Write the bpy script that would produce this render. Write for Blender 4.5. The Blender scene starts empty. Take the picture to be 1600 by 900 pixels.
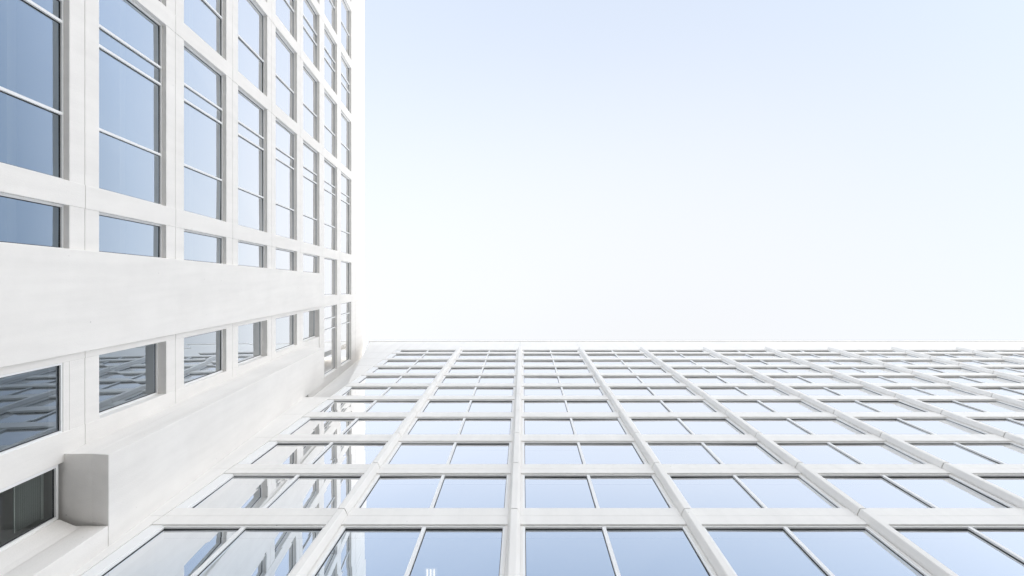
import bpy, bmesh, math, random
from math import radians as R
from mathutils import Vector

random.seed(7)
C = bpy.context.scene.collection
scene = bpy.context.scene

# ------------------------------------------------------------------ camera
cd = bpy.data.cameras.new('camera')
cam = bpy.data.objects.new('camera', cd)
C.objects.link(cam)
cam.location = (0, 0, 0)
cam.rotation_euler = (math.pi, 0, 0)          # straight up
cd.sensor_width = 36
cd.lens = 18.0
cd.shift_x = -17 / 1600
cd.shift_y = -44 / 1600
cd.clip_start = 0.05
cd.clip_end = 6000
scene.camera = cam
GROUND = -1.6

# ------------------------------------------------------------------ sky, sun, exposure
SUN_EL, SUN_AZ = 50.0, 350.0                  # azimuth clockwise from +Y
sdir = Vector((math.sin(R(SUN_AZ)) * math.cos(R(SUN_EL)), math.cos(R(SUN_AZ)) * math.cos(R(SUN_EL)), math.sin(R(SUN_EL))))
w = bpy.data.worlds.new("World")
scene.world = w
w.use_nodes = True
nt = w.node_tree
nt.nodes.clear()
N = nt.nodes.new
L = nt.links.new
sky = N('ShaderNodeTexSky')
sky.sky_type = 'NISHITA'
sky.sun_disc = False
sky.sun_elevation = R(SUN_EL)
sky.sun_rotation = R(SUN_AZ)
sky.air_density = 1.0
sky.dust_density = 2.0
sky.ozone_density = 1.0
hsv = N('ShaderNodeHueSaturation')
hsv.inputs['Saturation'].default_value = 0.50
hsv.inputs['Hue'].default_value = 0.492
L(sky.outputs[0], hsv.inputs['Color'])
# thin high veil of cloud that thickens towards +Y
tc = N('ShaderNodeTexCoord')
dot = N('ShaderNodeVectorMath'); dot.operation = 'DOT_PRODUCT'
vd = Vector((0.10, 0.72, 0.70)).normalized()
dot.inputs[1].default_value = vd
L(tc.outputs['Generated'], dot.inputs[0])
nz = N('ShaderNodeTexNoise')
nz.inputs['Scale'].default_value = 1.3
nz.inputs['Detail'].default_value = 4
L(tc.outputs['Generated'], nz.inputs['Vector'])
ad = N('ShaderNodeMath'); ad.operation = 'MULTIPLY_ADD'
ad.inputs[1].default_value = 0.16
L(nz.outputs['Fac'], ad.inputs[0])
L(dot.outputs['Value'], ad.inputs[2])
mr = N('ShaderNodeMapRange'); mr.interpolation_type = 'SMOOTHSTEP'
mr.inputs['From Min'].default_value = 0.30
mr.inputs['From Max'].default_value = 0.94
mr.inputs['To Min'].default_value = 0.20
mr.inputs['To Max'].default_value = 1.0
L(ad.outputs[0], mr.inputs['Value'])
mx = N('ShaderNodeMix'); mx.data_type = 'RGBA'
L(mr.outputs[0], mx.inputs['Factor'])
L(hsv.outputs[0], mx.inputs['A'])
mx.inputs['B'].default_value = (2.12, 2.16, 2.22, 1)
# bright band low in the sky, out of view, added to light the walls
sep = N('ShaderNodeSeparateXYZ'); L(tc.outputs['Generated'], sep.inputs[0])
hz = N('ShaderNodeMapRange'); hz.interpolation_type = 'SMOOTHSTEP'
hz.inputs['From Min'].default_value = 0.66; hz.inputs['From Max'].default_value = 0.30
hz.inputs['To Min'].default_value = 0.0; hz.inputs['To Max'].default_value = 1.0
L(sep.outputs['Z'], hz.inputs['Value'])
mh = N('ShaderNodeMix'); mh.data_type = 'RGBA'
hx = N('ShaderNodeMapRange')                     # added band is strongest towards +X, to set off the side faces
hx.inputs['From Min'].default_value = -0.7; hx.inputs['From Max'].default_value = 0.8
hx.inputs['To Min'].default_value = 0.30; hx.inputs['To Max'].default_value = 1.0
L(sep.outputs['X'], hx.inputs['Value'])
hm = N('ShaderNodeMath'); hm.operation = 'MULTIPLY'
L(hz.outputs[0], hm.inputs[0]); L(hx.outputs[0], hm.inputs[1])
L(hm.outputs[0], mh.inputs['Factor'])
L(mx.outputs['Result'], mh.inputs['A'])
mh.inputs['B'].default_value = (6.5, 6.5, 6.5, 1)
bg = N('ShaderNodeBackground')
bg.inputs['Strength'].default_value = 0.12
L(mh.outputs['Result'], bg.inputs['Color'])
wo = N('ShaderNodeOutputWorld')
L(bg.outputs[0], wo.inputs['Surface'])

sl = bpy.data.lights.new('sun', 'SUN')
sl.energy = 4.0
sl.angle = R(0.6)
sl.color = (1.0, 0.96, 0.90)
so = bpy.data.objects.new('sun', sl)
C.objects.link(so)
so.rotation_euler = sdir.to_track_quat('Z', 'Y').to_euler()

scene.view_settings.view_transform = 'Standard'
scene.view_settings.look = 'None'
scene.view_settings.gamma = 1
scene.view_settings.use_curve_mapping = False
scene.view_settings.exposure = 1.87
scene.cycles.max_bounces = 10
scene.cycles.diffuse_bounces = 5
scene.cycles.glossy_bounces = 5
scene.cycles.transparent_max_bounces = 12

# ------------------------------------------------------------------ materials
def new_mat(name):
    m = bpy.data.materials.new(name)
    m.use_nodes = True
    return m, m.node_tree, m.node_tree.nodes['Principled BSDF']

def concrete(name, col, rough=0.75, stain=0.07, bump=0.012, streak=0.045):
    m, t, b = new_mat(name)
    n = t.nodes.new; l = t.links.new
    geo = n('ShaderNodeNewGeometry')
    big = n('ShaderNodeTexNoise'); big.inputs['Scale'].default_value = 0.55; big.inputs['Detail'].default_value = 6
    big.inputs['Roughness'].default_value = 0.65
    l(geo.outputs['Position'], big.inputs['Vector'])
    mp = n('ShaderNodeMapping'); mp.inputs['Scale'].default_value = (3.2, 3.2, 0.22)   # rain streaks run down the wall
    l(geo.outputs['Position'], mp.inputs['Vector'])
    stk = n('ShaderNodeTexNoise'); stk.inputs['Scale'].default_value = 1.0; stk.inputs['Detail'].default_value = 5
    l(mp.outputs[0], stk.inputs['Vector'])
    fine = n('ShaderNodeTexNoise'); fine.inputs['Scale'].default_value = 28; fine.inputs['Detail'].default_value = 4
    l(geo.outputs['Position'], fine.inputs['Vector'])
    m1 = n('ShaderNodeMapRange'); m1.inputs['From Min'].default_value = 0.3; m1.inputs['From Max'].default_value = 0.7
    m1.inputs['To Min'].default_value = 1 - stain; m1.inputs['To Max'].default_value = 1.0
    l(big.outputs['Fac'], m1.inputs['Value'])
    m2 = n('ShaderNodeMapRange'); m2.inputs['From Min'].default_value = 0.3; m2.inputs['From Max'].default_value = 0.62
    m2.inputs['To Min'].default_value = 1 - streak; m2.inputs['To Max'].default_value = 1.0
    l(stk.outputs['Fac'], m2.inputs['Value'])
    mm = n('ShaderNodeMath'); mm.operation = 'MULTIPLY'
    l(m1.outputs[0], mm.inputs[0]); l(m2.outputs[0], mm.inputs[1])
    # small pinholes
    vor = n('ShaderNodeTexVoronoi'); vor.inputs['Scale'].default_value = 1.6
    l(geo.outputs['Position'], vor.inputs['Vector'])
    m3 = n('ShaderNodeMapRange'); m3.inputs['From Min'].default_value = 0.022; m3.inputs['From Max'].default_value = 0.045
    m3.inputs['To Min'].default_value = 0.72; m3.inputs['To Max'].default_value = 1.0
    l(vor.outputs['Distance'], m3.inputs['Value'])
    mm2 = n('ShaderNodeMath'); mm2.operation = 'MULTIPLY'
    l(mm.outputs[0], mm2.inputs[0]); l(m3.outputs[0], mm2.inputs[1])
    mix = n('ShaderNodeMix'); mix.data_type = 'RGBA'; mix.blend_type = 'MULTIPLY'
    mix.inputs['Factor'].default_value = 1
    mix.inputs['A'].default_value = (*col, 1)
    l(mm2.outputs[0], mix.inputs['B'])
    l(mix.outputs['Result'], b.inputs['Base Color'])
    b.inputs['Roughness'].default_value = rough
    bp = n('ShaderNodeBump'); bp.inputs['Strength'].default_value = 0.35; bp.inputs['Distance'].default_value = bump
    l(fine.outputs['Fac'], bp.inputs['Height'])
    l(bp.outputs[0], b.inputs['Normal'])
    return m

M_CONC = concrete('white_concrete', (0.84, 0.822, 0.80))
M_PANEL = concrete('white_cladding', (0.84, 0.828, 0.81), rough=0.5, stain=0.05, bump=0.003, streak=0.045)
M_PAVE = concrete('grey_paving', (0.24, 0.235, 0.225), stain=0.15)

m, t, b = new_mat('white_frame_paint')
b.inputs['Base Color'].default_value = (0.82, 0.83, 0.84, 1); b.inputs['Roughness'].default_value = 0.35
M_FRAME = m
m, t, b = new_mat('dark_rubber_gasket')
b.inputs['Base Color'].default_value = (0.02, 0.022, 0.026, 1); b.inputs['Roughness'].default_value = 0.6
M_GASKET = m
m, t, b = new_mat('joint_filler')
b.inputs['Base Color'].default_value = (0.22, 0.22, 0.21, 1); b.inputs['Roughness'].default_value = 0.9
M_JOINT = m
m, t, b = new_mat('interior_plaster')
b.inputs['Base Color'].default_value = (0.6, 0.6, 0.58, 1); b.inputs['Roughness'].default_value = 0.9
M_INT = m
m, t, b = new_mat('curtain_cloth')
b.inputs['Base Color'].default_value = (0.42, 0.45, 0.43, 1); b.inputs['Roughness'].default_value = 0.95
M_CURT = m
m, t, b = new_mat('lamp_tube')
b.inputs['Base Color'].default_value = (0.9, 0.9, 0.9, 1)
b.inputs['Emission Color'].default_value = (1, 0.97, 0.92, 1); b.inputs['Emission Strength'].default_value = 0.55
M_TUBE = m
m, t, b = new_mat('roof_gravel')
b.inputs['Base Color'].default_value = (0.35, 0.34, 0.32, 1); b.inputs['Roughness'].default_value = 0.95
M_ROOF = m

def glass(name, tint, ramp):
    m = bpy.data.materials.new(name); m.use_nodes = True
    t = m.node_tree; t.nodes.clear(); n = t.nodes.new; l = t.links.new
    geo = n('ShaderNodeNewGeometry')
    nzz = n('ShaderNodeTexNoise'); nzz.inputs['Scale'].default_value = 0.7; nzz.inputs['Detail'].default_value = 1
    l(geo.outputs['Position'], nzz.inputs['Vector'])
    bp = n('ShaderNodeBump'); bp.inputs['Strength'].default_value = 0.5; bp.inputs['Distance'].default_value = 0.0025
    l(nzz.outputs['Fac'], bp.inputs['Height'])
    # solar control coating: reflects little and blue when seen square on, nearly everything at a glance
    lw = n('ShaderNodeLayerWeight'); lw.inputs['Blend'].default_value = 0.5
    cr = n('ShaderNodeValToRGB')
    for _ in range(len(ramp) - 2):
        cr.color_ramp.elements.new(0.5)
    for e, (p, c) in zip(cr.color_ramp.elements, ramp):
        e.position = p; e.color = (*c, 1)
    l(lw.outputs['Facing'], cr.inputs['Fac'])
    g = n('ShaderNodeBsdfGlossy'); g.inputs['Roughness'].default_value = 0.0
    l(cr.outputs['Color'], g.inputs['Color']); l(bp.outputs[0], g.inputs['Normal'])
    inv = n('ShaderNodeInvert'); l(cr.outputs['Color'], inv.inputs['Color'])
    mu = n('ShaderNodeMix'); mu.data_type = 'RGBA'; mu.blend_type = 'MULTIPLY'; mu.inputs['Factor'].default_value = 1
    l(inv.outputs['Color'], mu.inputs['A']); mu.inputs['B'].default_value = (*tint, 1)
    tr = n('ShaderNodeBsdfTransparent'); l(mu.outputs['Result'], tr.inputs['Color'])
    mxs = n('ShaderNodeAddShader')
    l(tr.outputs[0], mxs.inputs[0]); l(g.outputs[0], mxs.inputs[1])
    o = n('ShaderNodeOutputMaterial'); l(mxs.outputs[0], o.inputs['Surface'])
    return m
M_GLASS = glass('blue_solar_glass', (0.70, 0.78, 0.82),
    [(0.0, (0.12, 0.18, 0.28)), (0.36, (0.24, 0.32, 0.43)), (0.46, (0.52, 0.61, 0.72)), (0.55, (0.74, 0.80, 0.87)),
     (0.62, (0.92, 0.94, 0.965)), (0.70, (1.0, 1.0, 1.0))])

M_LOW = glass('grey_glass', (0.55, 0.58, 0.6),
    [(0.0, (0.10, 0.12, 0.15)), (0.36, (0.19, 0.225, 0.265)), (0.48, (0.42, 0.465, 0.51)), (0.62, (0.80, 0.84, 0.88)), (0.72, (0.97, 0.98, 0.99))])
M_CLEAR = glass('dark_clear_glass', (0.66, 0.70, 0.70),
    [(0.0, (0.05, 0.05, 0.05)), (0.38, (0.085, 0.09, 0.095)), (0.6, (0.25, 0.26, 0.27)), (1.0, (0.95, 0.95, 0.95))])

# ------------------------------------------------------------------ mesh helpers
class MB:
    """Collects closed shapes given in wall coordinates (s along the wall, t height, o outwards)."""
    def __init__(self):
        self.bm = bmesh.new()
    def prism(self, pts0, pts1, mi=0):
        v0 = [self.bm.verts.new(p) for p in pts0]
        v1 = [self.bm.verts.new(p) for p in pts1]
        n = len(v0)
        fs = [self.bm.faces.new(v0), self.bm.faces.new(list(reversed(v1)))]
        for i in range(n):
            j = (i + 1) % n
            fs.append(self.bm.faces.new((v0[j], v0[i], v1[i], v1[j])))
        for f in fs:
            f.material_index = mi
    def box(self, M, s0, s1, t0, t1, o0, o1, mi=0, M1=None):
        M1 = M1 or M
        a = [M(s0, t0, o0), M1(s1, t0, o0), M1(s1, t0, o1), M(s0, t0, o1)]
        c = [M(s0, t1, o0), M1(s1, t1, o0), M1(s1, t1, o1), M(s0, t1, o1)]
        self.prism(a, c, mi)
    def quad(self, pts, mi=0):
        f = self.bm.faces.new([self.bm.verts.new(p) for p in pts]); f.material_index = mi
    def build(self, name, mats, parent=None, bevel=0.0, recalc=True, loc=None):
        if recalc:
            bmesh.ops.recalc_face_normals(self.bm, faces=self.bm.faces[:])
        me = bpy.data.meshes.new(name)
        self.bm.to_mesh(me); self.bm.free()
        for mt in (mats if isinstance(mats, (list, tuple)) else [mats]):
            me.materials.append(mt)
        o = bpy.data.objects.new(name, me)
        C.objects.link(o)
        if parent is not None:
            o.parent = parent
        if bevel:
            bv = o.modifiers.new('bevel', 'BEVEL'); bv.width = bevel; bv.segments = 2
            bv.limit_method = 'ANGLE'
        return o

def empty(name, label, cat):
    o = bpy.data.objects.new(name, None); C.objects.link(o)
    o['label'] = label; o['category'] = cat
    return o

FZ = 800.0
dA, dB = 9013 / FZ, 6120 / FZ
LEAN = (755 - 817) / FZ
def MU(s, t, o):                     # left tower, upper part of its face
    return (-dA + o + LEAN * t, s + (452 - 406) / FZ * t, t)
def ML(s, t, o):                     # left tower, part next to the corner
    return (-dA + o + LEAN * t, s + (430 - 406) / FZ * t, t)
def MBk(s, t, o):                    # right wing
    return (s, dB - o, t)

def window(parent, M, s0, s1, t0, t1, of, fw=0.055, mull=(), mw=0.05, glass_back=0.06, M1=None, proud=0.0, collect=None, g=0.02, gh=None, gm=None):
    """White frame with vertical mullions, black gaskets and one mesh of glass panes."""
    mb, pb = collect if collect else (MB(), MB())
    fd = 0.10
    gh = gh or g
    gm = gm or M_GLASS
    M1 = M1 or M
    mb.box(M, s0, s1, t1 - fw, t1, of - fd, of, M1=M1)
    mb.box(M, s0, s1, t0, t0 + fw, of - fd, of, M1=M1)
    mb.box(M, s0, s0 + fw, t0 + fw, t1 - fw, of - fd, of)
    mb.box(M1, s1 - fw, s1, t0 + fw, t1 - fw, of - fd, of)
    cuts = [s0 + fw]
    for q in mull:
        mb.box(M, q - mw / 2, q + mw / 2, t0 + fw, t1 - fw, of - fd, of + proud)
        cuts += [q - mw / 2, q + mw / 2]
    cuts.append(s1 - fw)
    og = of - glass_back
    for i in range(0, len(cuts), 2):
        a, c = cuts[i], cuts[i + 1]
        Ma = M if i > 0 else M
        Mc = M1 if i + 2 >= len(cuts) else M
        b0, b1 = t0 + fw, t1 - fw
        mb.box(Ma, a, c, b1 - gh, b1, og - 0.02, og + 0.012, 1, M1=Mc)
        mb.box(Ma, a, c, b0, b0 + g, og - 0.02, og + 0.012, 1, M1=Mc)
        mb.box(Ma, a, a + g, b0 + g, b1 - gh, og - 0.02, og + 0.012, 1)
        mb.box(Mc, c - g, c, b0 + g, b1 - gh, og - 0.02, og + 0.012, 1)
        j = lambda: og + random.uniform(-0.008, 0.008)
        pb.quad([Ma(a + g * .5, b0 + g * .5, j()), Mc(c - g * .5, b0 + g * .5, j()), Mc(c - g * .5, b1 - g * .5, j()), Ma(a + g * .5, b1 - g * .5, j())])
    if not collect:
        f = mb.build('window', [M_FRAME, M_GASKET], parent)
        pb.build('pane', gm, f, recalc=False)
        return f

# ------------------------------------------------------------------ ground
mb = MB()
mb.box(lambda s, t, o: (s, t, o), -3000, 3000, -3000, 3000, GROUND - 1, GROUND)
g = mb.build('ground', M_PAVE); g['kind'] = 'structure'

# ================================================================== RIGHT WING (along the bottom of the picture)
wing = empty('office_building', 'white gridded office wing along the bottom with slim projecting columns and pale blue glass', 'office building')
ZB = [11.0, 14.82, 18.38, 21.66, 24.98, 28.14, 31.07, 34.0, 36.73, 39.36, 41.92]
HB = [0.95, 0.98, 0.82, 0.80, 0.78, 0.76, 0.74, 0.72, 0.70, 0.68, 0.62]
PARA0, ROOFB = 43.56, 48.2
COL = [-5.69, -0.515, 4.66, 9.92, 15.29, 20.62, 26.0, 31.45, 37.0, 42.6, 48.2]
CW = 0.52
XL, XR = -10.4, 48.72
seam = [z + h * 0.5 for z, h in zip(ZB, HB)]

# spandrels, each in two courses with an open joint between them
for i, (z, h) in enumerate(zip(ZB, HB)):
    mb = MB()
    jz = z + h * 0.5
    edges = [XL - 0.35] + [c + CW / 2 for c in COL]
    for a, c in zip(edges[:-1], edges[1:]):
        jj = 0.004
        mb.box(MBk, a + jj, c - jj, z, jz - 0.006, -0.40, 0)
        mb.box(MBk, a + jj, c - jj, jz + 0.006, z + h, -0.40, -0.004)
    mb.box(MBk, XL - 0.35, XR - 0.3, z + 0.06, z + h - 0.06, -0.46, -0.035, 1)
    mb.build('spandrel', [M_PANEL, M_JOINT], wing, bevel=0.008)

# parapet
mb = MB()
edges = [XL - 0.35] + [c + CW / 2 for c in COL]
for a, c in zip(edges[:-1], edges[1:]):
    mb.box(MBk, a + 0.004, c - 0.004, PARA0, ROOFB - 0.32, -0.4, 0.0)
mb.box(MBk, XL - 0.35, XR - 0.3, PARA0 + 0.05, ROOFB - 0.35, -0.5, -0.03, 1)
mb.box(MBk, XL - 0.35, XR - 0.3, ROOFB - 0.312, ROOFB, -0.7, 0.05)
mb.build('parapet', [M_PANEL, M_JOINT], wing, bevel=0.01)

# projecting columns: trapezoid section, one length per storey
for c in COL:
    x = c + CW / 2
    mb = MB()
    levels = [GROUND] + seam + [PARA0 + 0.35]
    prof = [(-0.18, -0.03), (-0.18, 0.04), (-0.11, 0.19), (-0.085, 0.215), (0.085, 0.215), (0.11, 0.19), (0.18, 0.04), (0.18, -0.03)]
    for a, b2 in zip(levels[:-1], levels[1:]):
        lo, hi = a + 0.018, b2 - 0.018
        mb.prism([MBk(x + p, lo, q) for p, q in prof], [MBk(x + p, hi, q) for p, q in prof])
    for zz in seam:                                   # recessed sleeve showing in the joint
        pr = [(p * 0.88, q - 0.03) for p, q in prof]
        mb.prism([MBk(x + p, zz - 0.03, q) for p, q in pr], [MBk(x + p, zz + 0.03, q) for p, q in pr], 1)
    # flat strip that closes the gap between the frames behind the column
    mb.box(MBk, x - CW / 2, x + CW / 2, GROUND, PARA0, -0.42, -0.041)
    mb.build('column', [M_PANEL, M_JOINT], wing, bevel=0.006)

# windows
bays = [(XL, COL[0])] + [(COL[i] + CW, COL[i + 1]) for i in range(len(COL) - 1)]
rows = [(ZB[i] + HB[i], ZB[i + 1]) for i in range(len(ZB) - 1)] + [(ZB[-1] + HB[-1], PARA0)]
rest = (MB(), MB())
nwin = 0
for (t0, t1) in rows:
    for (s0, s1) in bays:
        seen = s0 < 783 * t1 / FZ + 0.8
        mid = [(s0 + s1) / 2]
        if seen:
            window(wing, MBk, s0, s1, t0, t1, -0.055, fw=0.06, mull=mid, mw=0.105, glass_back=0.06, proud=0.015, g=0.018, gh=0.042)
            nwin += 1
        else:
            window(wing, MBk, s0, s1, t0, t1, -0.055, fw=0.06, mull=mid, mw=0.105, glass_back=0.06, proud=0.015, g=0.018, gh=0.042, collect=rest)
print('wing windows', nwin)
rf = rest[0].build('window', [M_FRAME, M_GASKET], wing); rf['kind'] = 'stuff'
rp = rest[1].build('pane', M_GLASS, rf, recalc=False); rp['kind'] = 'stuff'

# end wall beside the corner (its edge steps back beside the tower)
mb = MB()
lv = [GROUND] + seam
for a, b2 in zip(lv[:-1], lv[1:]):
    if b2 < 30.0:
        mb.box(MBk, -13.2, XL - 0.36, a + 0.006, b2 - 0.006, -0.4, 0.002)
def slant(z):
    return -10.76 if z < 31.4 else -10.76 - (z - 31.4) * (3.6 / 16.8)
zz = 28.6
for b2 in [q for q in seam if q > 29] + [ROOFB - 0.32]:
    a0 = (28.52 if zz == 28.6 else zz) + 0.006
    pts = []
    mb.prism([MBk(slant(a0), a0, -0.4), MBk(XL - 0.352, a0, -0.4), MBk(XL - 0.352, a0, 0.002), MBk(slant(a0), a0, 0.002)],
             [MBk(slant(b2) - 0.01, b2 - 0.006, -0.4), MBk(XL - 0.352, b2 - 0.006, -0.4), MBk(XL - 0.352, b2 - 0.006, 0.002), MBk(slant(b2) - 0.01, b2 - 0.006, 0.002)])
    zz = b2
mb.box(MBk, -14.4, XL - 0.352, ROOFB - 0.312, ROOFB, -0.7, 0.05)
mb.build('end_wall', M_PANEL, wing)
mb = MB()
mb.box(MBk, -30, XL - 0.56, GROUND, ROOFB - 0.33, -16.4, -1.4)
mb.build('rear_wall', M_PANEL, wing)
# jamb strip at the first window
mb = MB()
mb.box(MBk, XL - 0.35, XL, GROUND, PARA0, -0.42, -0.03)
mb.build('jamb', M_FRAME, wing, bevel=0.006)
# base wall below the lowest glazed row
mb = MB()
mb.box(MBk, XL - 0.35, XR, GROUND, ZB[0] - 0.006, -0.41, -0.008)
mb.build('base_wall', M_PANEL, wing)
# floors, ceilings and back wall inside
mb = MB()
for z, h in zip(ZB, HB):
    mb.box(MBk, XL - 0.3, XR, z + 0.05, z + h - 0.05, -6.0, -0.47)
mb.box(MBk, XL - 0.3, XR, PARA0 + 0.05, ROOFB - 0.6, -6.0, -0.51)
mb.box(MBk, XL - 0.3, XR, ZB[0] - 1, ROOFB - 0.6, -6.3, -6.0)
mb.box(MBk, XL - 0.55, XL - 0.3, ZB[0], ROOFB - 0.6, -6.3, -0.43)
mb.build('interior', M_INT, wing)
mb = MB()
mb.box(MBk, XL - 0.3, XR, ROOFB - 0.6, ROOFB - 0.5, -16, -0.72)
mb.box(MBk, XR, XR + 0.4, GROUND, ROOFB - 0.5, -16, -0.2)
mb.box(MBk, XL - 0.3, XR, GROUND, ROOFB - 0.61, -16.4, -16)
mb.build('roof', M_ROOF, wing)

# ceiling lamp seen through the lowest glazing
lamp = empty('ceiling_lamp', 'small ceiling lamp with three bright tubes behind the lowest glass left of the middle column', 'lamp')
mb = MB()
mb.box(lambda s, t, o: (s, t, o), -2.86, -2.46, 8.90, 9.60, 14.79, 14.84)
mb.build('housing', M_INT, lamp)
for dx in (-0.10, 0.0, 0.10):
    mb = MB()
    pts = [(-2.66 + dx + 0.018 * math.cos(k * math.pi / 4), 0.018 * math.sin(k * math.pi / 4)) for k in range(8)]
    mb.prism([(x, 8.93, 14.765 + z) for x, z in pts], [(x, 9.55, 14.765 + z) for x, z in pts])
    mb.build('tube', M_TUBE, lamp)

# ================================================================== LEFT TOWER
tower = empty('office_building', 'white concrete tower at left with deep set blue windows and boxy projecting volume', 'office building')
ZA = [13.94 + 4.26 * k for k in range(-1, 8)]        # undersides of the spandrels
HA = 1.09
ROOFA = 48.7
y = lambda r: r * dA
YEND = -33.0
BU = [(-0.262, -0.833), (-0.89, -1.267), (-1.325, -1.675), (-1.735, -2.11), (-2.17, -2.545)]
MU_BAY = [(-0.415, -0.632, -0.684), (-1.033,), (-1.460, -1.522), (-1.885,), (-2.26, -2.33)]
TOPB = 35.6                                          # where the blind band ends
OFR = -0.155                                         # face of the window frames

# spandrels of the upper part (two courses) and their continuation by the corner
def courses(mb, M, s0, s1, z, h, o0, o1, M1=None, joints=()):
    jz = z + h * 0.5
    e = [s0] + list(joints) + [s1]
    for k in range(len(e) - 1):
        a, c = e[k] + 0.004, e[k + 1] - 0.004
        Ma, Mc = M, (M1 if (M1 and k == len(e) - 2) else M)
        mb.box(Ma, a, c, z, jz - 0.009, o0, o1, M1=Mc)
        mb.box(Ma, a, c, jz + 0.009, z + h, o0, o1 - 0.003, M1=Mc)
    mb.box(M, s0 + 0.02, s1 - 0.02, z + 0.07, z + h - 0.07, o0 - 0.05, o1 - 0.03, 1, M1=M1)

for k, z in enumerate(ZA):
    last = (k == len(ZA) - 1)
    h = HA if not last else ROOFA - z
    if last:
        continue
    mb = MB()
    courses(mb, MU, YEND, y(0.06), z, h, -0.45, 0.0)
    if z + h < 33.9:
        courses(mb, ML, y(0.185), y(0.375), z, h, -0.45, 0.0)
    else:
        courses(mb, ML, y(0.19), y(0.64), z, h, -0.45, 0.0)
    mb.build('spandrel', [M_CONC, M_JOINT], tower, bevel=0.012)

# parapet
mb = MB()
z = ZA[-1]
mb.box(MU, YEND, y(0.06), z, z + 1.4, -0.45, 0.0)
mb.box(MU, YEND, y(0.06), z + 1.42, ROOFA, -0.45, 0.002)
mb.box(MU, YEND, y(0.06), z + 0.1, ROOFA - 0.1, -0.5, -0.04, 1)
mb.box(ML, y(0.185), 10.6, z, z + 1.4, -0.45, 0.0)
mb.box(ML, y(0.185), 10.6, z + 1.42, ROOFA, -0.45, 0.002)
mb.build('parapet', [M_CONC, M_JOINT], tower, bevel=0.015)

# pillars (between the window bays), jointed at every storey
def pillar(name, M, s0, s1, t0, t1, o, M1=None, o0=-0.45):
    mb = MB()
    cuts = [t0] + [z + HA * 0.5 for z in ZA if t0 + 0.6 < z + HA * 0.5 < t1 - 0.6] + [t1]
    for a, c in zip(cuts[:-1], cuts[1:]):
        mb.box(M, s0, s1, a + 0.007, c - 0.007, o0, o, M1=M1)
    return mb.build(name, M_CONC, tower, bevel=0.012)

prev = y(-0.2025)
for (r0, r1) in BU:
    pillar('pillar', MU, y(r0), prev, GROUND, ROOFA - 0.02, 0.014)
    prev = y(r1)
pillar('pillar', MU, YEND - 1, prev, GROUND, ROOFA - 0.02, 0.014)

# wide pillar behind / above the blind band, wedge shaped
pillar('pillar', MU, y(0.04), y(0.2), TOPB - 0.25, ROOFA - 0.02, 0.012, M1=ML)
# thin wall strip at the lower edge of the band
pillar('pillar', ML, y(0.15), y(0.208), GROUND, TOPB - 0.26, 0.010)

# the blind band
mb = MB()
mb.box(MU, y(-0.097), y(0.190), GROUND, TOPB, -0.45, 0.13, M1=ML)
mb.build('blind_band', M_CONC, tower, bevel=0.02)

# strip between the low windows and the projecting volume
pillar('pillar', ML, y(0.374), y(0.445), GROUND, TOPB - 0.5, 0.008)

# projecting volume in the corner
ZB0, ZB1, PRO = 13.66, 32.1, 1.27
mb = MB()
yb = lambda t: dB + 0.05 - 0.03 * t
# lower length: soffit in two facets, the outer one tilting down towards its front edge
def sv(o, t):
    k = (t - ZB0) / (ZB1 - ZB0)
    return (4.80 - 0.38 * k) * (1 - max(0.0, o) / PRO) + (4.79 - 0.22 * k) * max(0.0, o) / PRO
prof = [(-0.2, ZB0 + 0.09), (0.77, ZB0 + 0.09), (PRO, ZB0), (PRO, ZB1), (0.0, ZB1), (-0.2, ZB1)]
mb.prism([ML(sv(o, t), t, o) for o, t in prof], [ML(yb(t), t, o) for o, t in prof])
mb.build('projecting_volume', M_CONC, tower, bevel=0.012)
# pier that carries the volume beside the wing
mb = MB()
t0, t1 = GROUND, ZB0 - 0.006
mb.prism([ML(6.68, t0, -0.2), ML(6.68, t0, PRO - 0.006), ML(yb(t0), t0, PRO - 0.006), ML(yb(t0), t0, -0.2)],
         [ML(6.68, t1, -0.2), ML(6.68, t1, PRO - 0.006), ML(yb(t1), t1, PRO - 0.006), ML(yb(t1), t1, -0.2)])
mb.build('pier', M_CONC, tower, bevel=0.012)
# splayed jamb beside the lowest window
mb = MB()
t1 = ZB0 - 0.10
mb.prism([ML(6.47, GROUND, -0.2), ML(6.47, GROUND, 0.06), ML(6.62, GROUND, 0.42), ML(6.672, GROUND, 0.60), ML(6.672, GROUND, -0.2)],
         [ML(6.47, t1, -0.2), ML(6.47, t1, 0.06), ML(6.62, t1, 0.42), ML(6.672, t1, 0.60), ML(6.672, t1, -0.2)])
mb.build('splayed_jamb', M_CONC, tower, bevel=0.012)

# wall towards the corner above the volume
mb = MB()
mb.box(ML, y(0.64), 10.6, 33.0, ZA[-1] - 0.006, -0.45, 0.006)
mb.build('corner_wall', M_CONC, tower, bevel=0.01)
# windows of the upper part
for k in range(1, len(ZA)):
    t0, t1 = ZA[k - 1] + HA, ZA[k]
    vis = lambda r: 452 + r * FZ * dA / t1 > -30
    for (r0, r1), mu in zip(BU, MU_BAY):
        if vis(r0) or k >= 6:
            window(tower, MU, y(r1), y(r0), t0, t1, OFR, mull=[q * (dA + 0.2) for q in reversed(mu)], mw=0.075, proud=0.02)
    lo = y(-0.10) if t1 < 36 else y(0.04)
    window(tower, MU, y(-0.2025), lo + (0.0 if t1 > 36 else 0.06), t0, t1, OFR, mull=())
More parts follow.
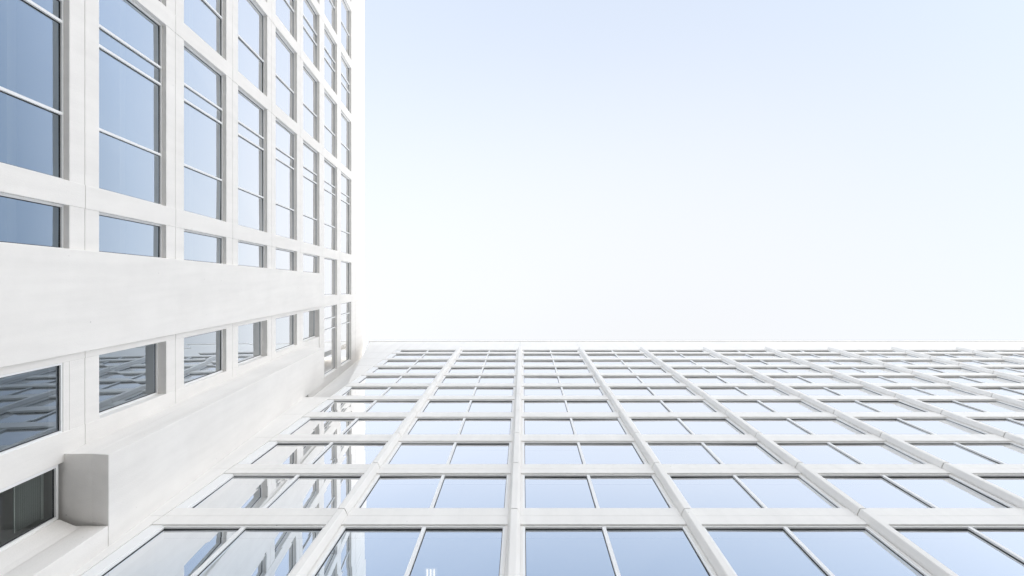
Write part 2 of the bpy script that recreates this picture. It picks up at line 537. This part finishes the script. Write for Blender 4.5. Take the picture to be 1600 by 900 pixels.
# low windows
for k in range(1, len(ZA)):
    t0, t1 = ZA[k - 1] + HA, ZA[k]
    if t1 < 36:
        of = -0.02 if k == 1 else (-0.16 if k in (3, 5) else -0.30)
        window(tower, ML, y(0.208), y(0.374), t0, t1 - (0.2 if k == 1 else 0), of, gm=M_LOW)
        if k == 1:
            mb = MB(); mb.box(ML, y(0.208), y(0.374), t1 - 0.2, t1 - 0.003, -0.4, -0.004)
            mb.build('head_panel', M_CONC, tower)
    else:
        window(tower, ML, y(0.2), y(0.64), t0, t1, OFR, mull=(y(0.285), y(0.355)), mw=0.075, proud=0.02)
# lowest window under the volume
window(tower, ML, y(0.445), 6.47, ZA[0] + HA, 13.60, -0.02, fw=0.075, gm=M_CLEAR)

# inside: floors, ceilings with a dropped edge, back wall
mb = MB()
for k, z in enumerate(ZA):
    top = z + HA if k < len(ZA) - 1 else ROOFA - 0.6
    mb.box(MU, YEND, y(0.16), z + 0.08, top - 0.08, -6.0, -0.51)
    mb.box(MU, YEND, y(0.16), z - 0.22, z + 0.078, -6.0, -1.5)
    mb.box(ML, y(0.19), 10.4, z + 0.08, top - 0.08, -6.0, -0.51)
mb.box(MU, YEND, y(0.16), ZA[0], ROOFA - 0.6, -6.4, -6.01)
mb.box(ML, y(0.161), 10.4, ZA[0], ROOFA - 0.6, -6.4, -6.01)
mb.box(ML, y(0.12), y(0.16), ZA[0], ROOFA - 0.6, -6.0, -0.46)
mb.box(ML, 10.405, 10.6, ZA[0], ROOFA - 0.6, -6.0, -0.46)
mb.build('interior', M_INT, tower)
mb = MB()
mb.box(MU, YEND, 10.4 - 1.0, ROOFA - 0.59, ROOFA - 0.5, -16, -0.52)
mb.box(MU, YEND, 9.4, GROUND, ROOFA - 0.6, -16.4, -16)
mb.box(MU, YEND - 0.4, YEND, GROUND, ROOFA - 0.6, -16, -0.6)
mb.build('roof', M_ROOF, tower)
mb = MB()
mb.box(MU, YEND, y(0.12), GROUND, ZA[0] - 0.006, -0.42, -0.004)
mb.box(ML, y(0.15), 6.6, GROUND, ZA[0] - 0.006, -0.42, -0.006)
mb.build('base_wall', M_CONC, tower)

# slatted blind, mostly raised, behind the lowest window
mb = MB()
mb.box(ML, 5.10, 6.42, 13.44, 13.52, -0.42, -0.34)
zz = 13.40
while zz > 12.75:
    mb.prism([ML(5.12, zz, -0.41), ML(5.12, zz + 0.022, -0.35), ML(5.12, zz + 0.026, -0.35), ML(5.12, zz + 0.004, -0.41)],
             [ML(6.40, zz, -0.41), ML(6.40, zz + 0.022, -0.35), ML(6.40, zz + 0.026, -0.35), ML(6.40, zz + 0.004, -0.41)])
    zz -= 0.055
mb.box(ML, 5.12, 6.40, 12.69, 12.72, -0.40, -0.36)
co = mb.build('window_blind', M_CURT)
co['label'] = 'pale grey blind hanging behind the darkest, lowest window at left'
co['category'] = 'blind'
